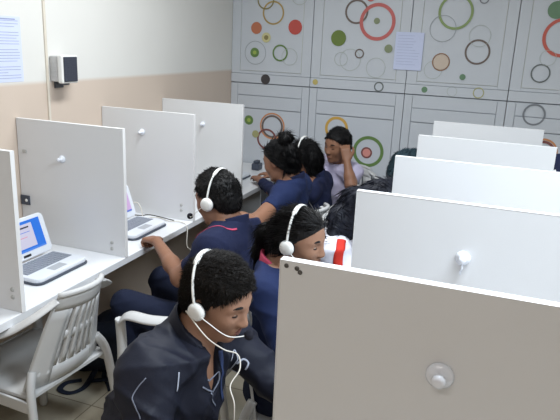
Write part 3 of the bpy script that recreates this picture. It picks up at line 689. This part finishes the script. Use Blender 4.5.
def hair(P, kind, m='hair', seed=1, res=.004, extra=None, strands=2500):
    H, R, s, t = P['H'], P['R'], P['s'], P['t']; p = lambda x, y, z: H+R@(np.array([x, y, z])*s)
    F = Field(H-.42 if extra else H-.19, H+.24 if extra else H+.19, res)
    F.ell(p(-.013, 0, .036), np.array((.096, .078, .086))*s, R, 0); F.ell(p(.02, 0, .036), np.array((.070, .072, .076))*s, R, .02)
    if kind == 'short':
        F.cap(p(.0, 0, .095), p(.055, 0, .082), .033*s, .02*s, .03); F.ell(p(-.035, 0, -.02), np.array((.068, .073, .065))*s, R, .03)
        for y in (-1, 1): F.cap(p(.012, y*.073, .02), p(.014, y*.073, -.02), .008*s, .005*s, .01)
        F.wrinkle(.0028, 300, seed, 6)
        F.cut(p(.070, 0, .055), unit(R[:, 0]*.93-R[:, 2]*.36), None) if False else None
        n1 = unit(R[:, 0]*.70-R[:, 2]*.714); F.cut(p(.040, 0, .030), n1)
        F.cut(p(-.04, 0, -.085), unit(-R[:, 2]))
    else:
        F.ell(p(-.04, 0, -.01), np.array((.075, .083, .078))*s, R, .03)
        if extra: extra(F, p, s)
        F.wrinkle(.0028, 130, seed, 5)
        n1 = unit(R[:, 0]*.66-R[:, 2]*.75); b = p(.03, 0, 0)
        F.cut(p(.026, 0, .024), n1, (p(0.06, 0, 0)-.1*s, p(.06, 0, 0)+.1*s))
    o = fobj('hair', F, m, t, 1)
    # strands: thin tapered locks growing out of the hair surface, part of the same mesh
    me = o.data; nv = len(me.vertices); co = np.zeros(nv*3); me.vertices.foreach_get('co', co); co = co.reshape(-1, 3)
    no = np.zeros(nv*3); me.vertex_normals.foreach_get('vector', no); no = no.reshape(-1, 3); rs = np.random.RandomState(seed)
    rel = (co+np.array(t.location)-H)@R
    okv = np.arange(nv) if kind == 'short' else np.where(~((rel[:, 0] > .03*s) & (rel[:, 2] < .075*s) & (np.abs(rel[:, 1]) < .08)))[0]
    ns = strands; pick = rs.choice(okv, ns); b = co[pick]; n_ = no[pick]; rel = (b+np.array(t.location)-H)@R
    if kind == 'short':
        fl = np.stack([.25+rel[:, 0]*3, rel[:, 1]*2, np.where(rel[:, 2] < .07, -1., .2)], 1)@R.T; out = .55; L = .011+.010*rs.rand(ns); L[rel[:, 2] < .03] *= .6
    else:
        fl = np.stack([-1.0+0*rel[:, 0], .3*rel[:, 1], -.5+0*rel[:, 0]], 1)@R.T; fl[rel[:, 0] < -.06] = np.array([0, 0, -1.]); out = .10; L = .03+.035*rs.rand(ns)
    fl = fl-n_*(fl*n_).sum(1)[:, None]; fl /= np.linalg.norm(fl, axis=1)[:, None]+1e-6
    d = n_*out+fl+rs.randn(ns, 3)*(.25 if kind == 'short' else .13); d /= np.linalg.norm(d, axis=1)[:, None]
    sd = np.cross(d, n_); sd /= np.linalg.norm(sd, axis=1)[:, None]+1e-6; w2 = (.0013 if kind == 'short' else .0016)*s*(.7+.6*rs.rand(ns))[:, None]
    a0 = b+sd*w2-n_*.001; a1 = b-sd*w2-n_*.001; a2 = b+n_*w2*1.6; tip = b+d*L[:, None]
    VV = np.concatenate([co, a0, a1, a2, tip]); A = nv+np.arange(ns)
    fc = [tuple(p_.vertices) for p_ in me.polygons]+[tuple(x) for x in np.concatenate([np.stack([A, A+2*ns, A+3*ns], 1), np.stack([A+2*ns, A+ns, A+3*ns], 1), np.stack([A+ns, A, A+3*ns], 1)]).tolist()]
    m2 = bpy.data.meshes.new('hair'); m2.from_pydata(VV.tolist(), [], fc); m2.materials.append(me.materials[0]); m2.polygons.foreach_set('use_smooth', [True]*len(fc)); o.data = m2
    bpy.data.meshes.remove(me); m2.name = 'hair'
    return o
def headset(label, P, tilt=0, mic=-1, lift=0, cable=None, both=True, foam=True, s2=1.0, mat_='white'):
    """headband over the head, ear cups, boom with foam tip; mic = side carrying the boom (-1 right, +1 left)"""
    H, R, s = P['H'], P['R'], P['s']
    t = thing('headset', label, 'headset', tuple(H)); ca, sa = math.cos(math.radians(tilt)), math.sin(math.radians(tilt))
    q = lambda x, y, z: V(R@(np.array([x*ca-z*sa*1.0, y, x*sa+z*ca])*s))
    o0 = (-.006, -.006)
    arc = [q(o0[0], math.cos(a)*.094, o0[1]+math.sin(a)*(.141+lift)) for a in np.linspace(.12, math.pi-.12, 33)]
    bm = B(); tube(bm, arc[10:-10], .0088*s2, 8, 0, True, (.32, 1.0)); hb = obj('headband', bm, mat_, t)
    for ar in (arc[:12], arc[-12:]): bm = B(); tube(bm, ar, .0042*s2, 8); obj('slider', bm, mat_, hb)
    for y in (-1, 1):
        lat = V(R@np.array([0, y, 0.])); c = q(o0[0], y*.086, o0[1])
        X = Matrix.Translation(c) @ lat.to_track_quat('Z', 'Y').to_matrix().to_4x4()
        bm = B(); lathe(bm, [(0, .021), (.016, .0205), (.026, .016), (.0295, .008), (.029, .002), (.0, .002)], X @ Matrix.Scale(s*s2, 4), 28); cup = obj('ear_cup', bm, mat_, t)
        bm = B(); lathe(bm, [(0, .001), (.027, .001), (.0285, -.005), (.022, -.011), (0, -.008)], X @ Matrix.Scale(s*s2, 4), 24); obj('ear_pad', bm, 'foam', cup)
        if y == mic and foam:
            bm = B(); pts = spline([c+lat*.01*s, q(.03, y*.098, -.035), q(.075, y*.085, -.078), q(.112, y*.045, -.092)]); tube(bm, pts, .0014, 6)
            bo = obj('microphone_boom', bm, 'white', t)
            bm = B(); bmesh.ops.create_uvsphere(bm, u_segments=16, v_segments=12, radius=.0135*s)
            for v in bm.verts: v.co = V((v.co.x, v.co.y, v.co.z))*1.0+pts[-1]
            for f in bm.faces: f.smooth = True
            obj('microphone_foam', bm, 'foam', bo)
    if cable:
        bm = B(); tube(bm, spline([V(c_)-t.location for c_ in cable], 8), .0017, 6); obj('cable', bm, 'cable', t)
    return t

def ribbon(P, pts, width, m, name='stripe', off=.0015, per=6, target=None):
    """flat strip laid on the shirt"""
    so = target or P['shirt']; off0 = P['t'].location; sp = spline(pts, per) if len(pts) > 2 else [V(pts[0]).lerp(V(pts[1]), i/6) for i in range(7)]
    R_ = []
    for p_ in sp:
        ok, c, n_, i_ = so.closest_point_on_mesh(V(p_)-off0); R_.append((c, n_))
    bm = B(); prev = None
    for i, (c, n_) in enumerate(R_):
        tg = (R_[min(i+1, len(R_)-1)][0]-R_[max(i-1, 0)][0]).normalized(); sd = n_.cross(tg).normalized(); row = []
        for v in (-1, -.33, .33, 1):
            ok, c2, n2, _ = so.closest_point_on_mesh(c+sd*v*width/2); row.append(bm.verts.new(c2+n2*off))
        if prev:
            for j in range(3): bm.faces.new((prev[j], prev[j+1], row[j+1], row[j])).smooth = True
        prev = row
    o = obj(name, bm, m, so); md = o.modifiers.new('thickness', 'SOLIDIFY'); md.thickness = .001; md.offset = 1
    return o
# ------------------------------------------------------------------ the people
M['dimprint'] = mat('faded_grey_print', srgb(120, 126, 142), .6, .05)
# boy in the foreground
b1 = person('boy in dark navy tracksuit jacket with white headset, nearest the camera', (1.378, 1.272, 1.022), -7, 19, 2, (1.17, 1.21, .51), -6,
    [(1.50, 1.44, .70), (1.36, .99, .70)], [(1.72, 1.34, .765), (1.60, 1.07, .765)], s=.905, res=.005, shirt='jacket', skin='skin', sleeve=1.9, shw=.172, wr=.007, shinf=.016, collar='jacket', colh=.045, nk=.012, vneck=.09, girth=1.2,
    neckbase=(1.315, 1.262, .905))
hair(b1, 'short', 'hair2', 3, .003, strands=9000)
headset('white headset with thin white cord worn by the boy in the tracksuit jacket', b1, tilt=34, mic=-1, s2=.88,
    cable=[(1.335, 1.19, 1.01), (1.40, 1.17, .965), (1.45, 1.165, .945), (1.475, 1.19, .925), (1.49, 1.17, .90), (1.48, 1.14, .87), (1.5, 1.12, .84), (1.5, 1.12, .78)])
for nm_, pts_, w_, m_ in [('piping', [(1.317, 1.039, .905), (1.303, 1.024, .885), (1.296, 1.013, .864), (1.309, 1.01, .843), (1.323, 1.003, .823)], .0025, 'dimprint'),
  ('pocket_zip', [(1.358, 1.107, .894), (1.364, 1.1, .878), (1.369, 1.092, .853)], .004, 'print'),
  ('logo', [(1.389, 1.184, .816), (1.396, 1.215, .79), (1.403, 1.241, .787), (1.398, 1.268, .793), (1.395, 1.239, .818), (1.394, 1.207, .826)], .004, 'dimprint'),
  ('logo', [(1.395, 1.212, .787), (1.394, 1.233, .751), (1.399, 1.258, .722)], .004, 'dimprint'),
  ('lettering', [(1.378, 1.345, .811), (1.393, 1.355, .836), (1.402, 1.36, .81), (1.392, 1.36, .79), (1.374, 1.37, .761), (1.401, 1.37, .75)], .0035, 'print'),
  ('lettering', [(1.398, 1.362, .792), (1.413, 1.37, .805), (1.427, 1.375, .795), (1.42, 1.375, .775)], .005, 'print'),
  ('main_zip', [(1.395, 1.265, .876), (1.39, 1.284, .827), (1.396, 1.286, .783), (1.393, 1.307, .709)], .012, mat('blue_zip_tape', srgb(52, 66, 104), .6))]:
    ribbon(b1, pts_, w_, m_, nm_)
# boy at the left worktop
b2 = person('boy in navy polo with pink shoulder stripe, fist on the left worktop', (.945, 2.165, 1.017), 172, 16, 0, (1.0, 2.08, .51), 180,
    [(.87, 1.99, .72), (.87, 2.42, .72)], [(.625, 2.21, .77), (.66, 2.32, .61)], s=.95, res=.006, shirt='navy', skin='skin2', sleeve=.72,
    neckbase=(1.01, 2.16, .91), knees=[(.60, 2.0, .545), (.6, 2.3, .55)], ankles=[(.68, 2.03, .09), (.66, 2.32, .09)], collar='navy', girth=1.08,
    hands=[dict(d=(-.8, .45, -.12), n=(0, 0, 1), curl=1.3), None])
hair(b2, 'short', 'hair', 8, .004)
headset('white headset with black foam tip worn by the boy in the striped navy polo', b2, tilt=18, mic=1)
ribbon(b2, [(.92, 1.99, .90), (.97, 2.02, .93), (1.04, 2.04, .95), (1.10, 2.08, .95)], .008, 'pink')
# girl with bun
def bun(F, p, s):
    F.ell(p(-.068, 0, .118), np.array((.04, .046, .036))*s, None, .012); F.cap(p(-.09, 0, -.03), p(-.09, 0, .05), .03*s, .03*s, .02)
g1 = person('girl in navy polo with dark hair in a high bun', (.915, 2.975, 1.035), 168, 18, 0, (.98, 3.0, .5), 180,
    [(.94, 2.60, .80), (.85, 3.15, .72)], [(.68, 2.74, .77), (.72, 3.08, .61)], shw=.14, girth=.88, s=.92, res=.006, shirt='navy2', skin='skin2', sleeve=.55, female=True, neckbase=(.985, 2.985, .93), collar='navy')
hair(g1, 'long', 'hair', 5, .004, bun)
def hair2(F, p, s):
    F.ell(p(-.06, 0, -.05), np.array((.055, .075, .09))*s, None, .03)
g2 = person('girl in navy with headset behind the girl with a bun', (.895, 3.46, .965), 165, 22, 6, (.99, 3.52, .48), 180,
    [(.8, 3.3, .75), (.85, 3.75, .72)], [(.55, 3.60, .765), (.6, 3.75, .765)], shw=.145, girth=.9, s=.92, res=.007, shirt='navy', skin='skin2', sleeve=1.8, female=True, neckbase=(.97, 3.46, .85), collar='navy')
hair(g2, 'long', 'hair', 6, .005, hair2)
headset('white headset worn by the girl sitting behind the girl with a bun', g2, tilt=15, mic=1, foam=False, lift=.014)
# person against the cabinets
t1 = person('person in lavender shirt by the cabinets, hand raised to cheek', (1.01, 3.80, 1.01), -118, 10, -4, (1.03, 3.95, .5), -125,
    [(1.15, 3.66, .79), (.86, 3.62, .76)], [(1.10, 3.71, .935), (.9, 3.55, .765)], shw=.14, girth=.95, s=.93, res=.006, shirt='lav', skin='skin2', sleeve=.75,
    neckbase=(1.005, 3.87, .885), knees=[(1.38, 3.86, .50), (1.34, 3.70, .50)], hands=[dict(d=(-.25, .15, 1), n=(.3, -1, .1), curl=1.1), None], collar='lav')
hair(t1, 'short', 'hair', 11, .005)
# girl at the right row
def pony(F, p, s):
    F.cap(p(-.09, 0, .02), p(-.135, 0, -.03), .034*s, .036*s, .02); F.cap(p(-.135, 0, -.03), p(-.15, .01, -.12), .04*s, .034*s, .02); F.cap(p(-.15, .01, -.12), p(-.13, .02, -.24), .034*s, .014*s, .02)
g3 = person('girl in navy top with ponytail and white headset behind the nearest partition', (1.42, 1.80, 1.026), -8, 10, 4, (1.36, 1.80, .5), 0,
    [(1.48, 2.0, .74), (1.45, 1.60, .74)], [(1.7, 1.9, .765), (1.72, 1.68, .765)], shw=.14, girth=.9, s=.86, res=.005, shirt='navy2', skin='skin', sleeve=1.7, female=True, neckbase=(1.35, 1.80, .915), collar='pink')
hair(g3, 'long', 'hair', 9, .004, pony)
headset('white headset over black hair of the girl behind the nearest partition', g3, tilt=8, mic=-1)
# person in white and red, head bent behind the second partition
def longh(F, p, s):
    F.cap((1.53, 2.31, 1.07), (1.48, 2.29, 1.06), .04, .032, .03); F.cap((1.47, 2.29, 1.07), (1.445, 2.20, 1.0), .035, .032, .02); F.cap((1.44, 2.20, 1.0), (1.445, 2.13, .92), .035, .018, .02); F.cap((1.51, 2.25, 1.06), (1.49, 2.20, .95), .05, .035, .03)
p7 = person('person in white and red shirt with long dark hair, bent over the right worktop', (1.585, 2.33, 1.035), -5, 46, 0, (1.38, 2.3, .5), 0,
    [(1.66, 2.5, .74), (1.6, 2.08, .74)], [(1.8, 2.42, .765), (1.8, 2.2, .765)], s=.89, res=.006, shirt='wshirt', skin='skin', sleeve=.75, female=True, neckbase=(1.455, 2.30, .92), collar='wshirt')
hair(p7, 'long', mat('blue_black_hair', srgb(24, 26, 36), .55, .1, 60, spec=.2), 12, .005, longh, strands=900)
headset('white headset on the bent head behind the second right partition', p7, tilt=-20, mic=-1, foam=False, lift=.014)
ribbon(p7, [(1.487, 2.125, .945), (1.492, 2.09, .915), (1.488, 2.075, .865), (1.488, 2.071, .80)], .036, 'redc')
p8 = person('person with dark hair leaning in behind the third right partition', (1.60, 2.90, 1.06), 0, 25, 0, (1.42, 2.88, .5), 0,
    [(1.7, 3.05, .74), (1.66, 2.72, .74)], [(1.85, 2.95, .765), (1.85, 2.8, .765)], s=.94, res=.007, shirt='navy', skin='skin', sleeve=.75, neckbase=(1.52, 2.89, .93))
hair(p8, 'short', 'tealhair', 14, .005)
# ------------------------------------------------------------------ bags
def backpack(label, loc, rotz, tilt, m, dims, straps):
    t = thing('backpack', label, 'bag', loc, math.radians(rotz)); R = frame(0, tilt, 0); w_, d_, h_ = dims; c = np.array([0, 0, h_*.5 if not tilt else d_*.52])
    F = Field((-.35, -.35, -.1), (.35, .35, .6), .007); 
    for z in (-.3, 0, .3):
        for y in (-.3, .3): F.cap(c+R@np.array([0, y*w_, z*h_]), c+R@np.array([0, y*w_*.8, z*h_*.9+.04]), d_*.42, d_*.40, .06)
    F.cap(c+R@np.array([d_*.35, -.2*w_, -.15*h_]), c+R@np.array([d_*.35, .2*w_, -.15*h_]), .06, .06, .04)
    F.wrinkle(.005, 28, 4); F.cut((0, 0, .002), (0, 0, -1.))
    P_, Q_ = F.mesh(); me = bpy.data.meshes.new('body'); me.from_pydata(P_.tolist(), [], Q_.tolist()); me.materials.append(M[m]); me.polygons.foreach_set('use_smooth', [True]*len(me.polygons))
    o = bpy.data.objects.new('body', me); C.objects.link(o); o.parent = t
    for mm, pts, wd in straps:
        bm = B(); tube(bm, spline(pts), wd, 8, 0, True, (.22, 1)); obj('strap', bm, mm, t)
    return t
backpack('dark blue backpack lying on the floor under the left worktop, straps spread', (.28, 2.40, 0), 0, 70, 'bag', (.40, .27, .44),
    [('bag', [(-.02, -.14, .06), (-.01, -.24, .012), (.0, -.31, .006), (-.03, -.365, .006), (-.09, -.36, .006), (-.1, -.30, .006), (-.05, -.25, .006)], .015), ('bag', [(.12, -.08, .04), (.11, -.15, .008), (.05, -.21, .012), (-.02, -.25, .006)], .014),
     ('bag', [(.0, -.12, .03), (.03, -.18, .008), (.08, -.22, .006), (.13, -.27, .006)], .012)])
backpack('navy bag with white strap standing at the right photo edge behind the partitions', (2.30, 3.04, .7205), 20, 0, 'navy', (.26, .2, .46),
    [('white', [(-.09, -.05, .1), (-.115, -.06, .25), (-.10, -.05, .38), (-.03, -.04, .45)], .012), ('bag', [(0, -.03, .42), (0, 0, .47), (0, .03, .42)], .01)])
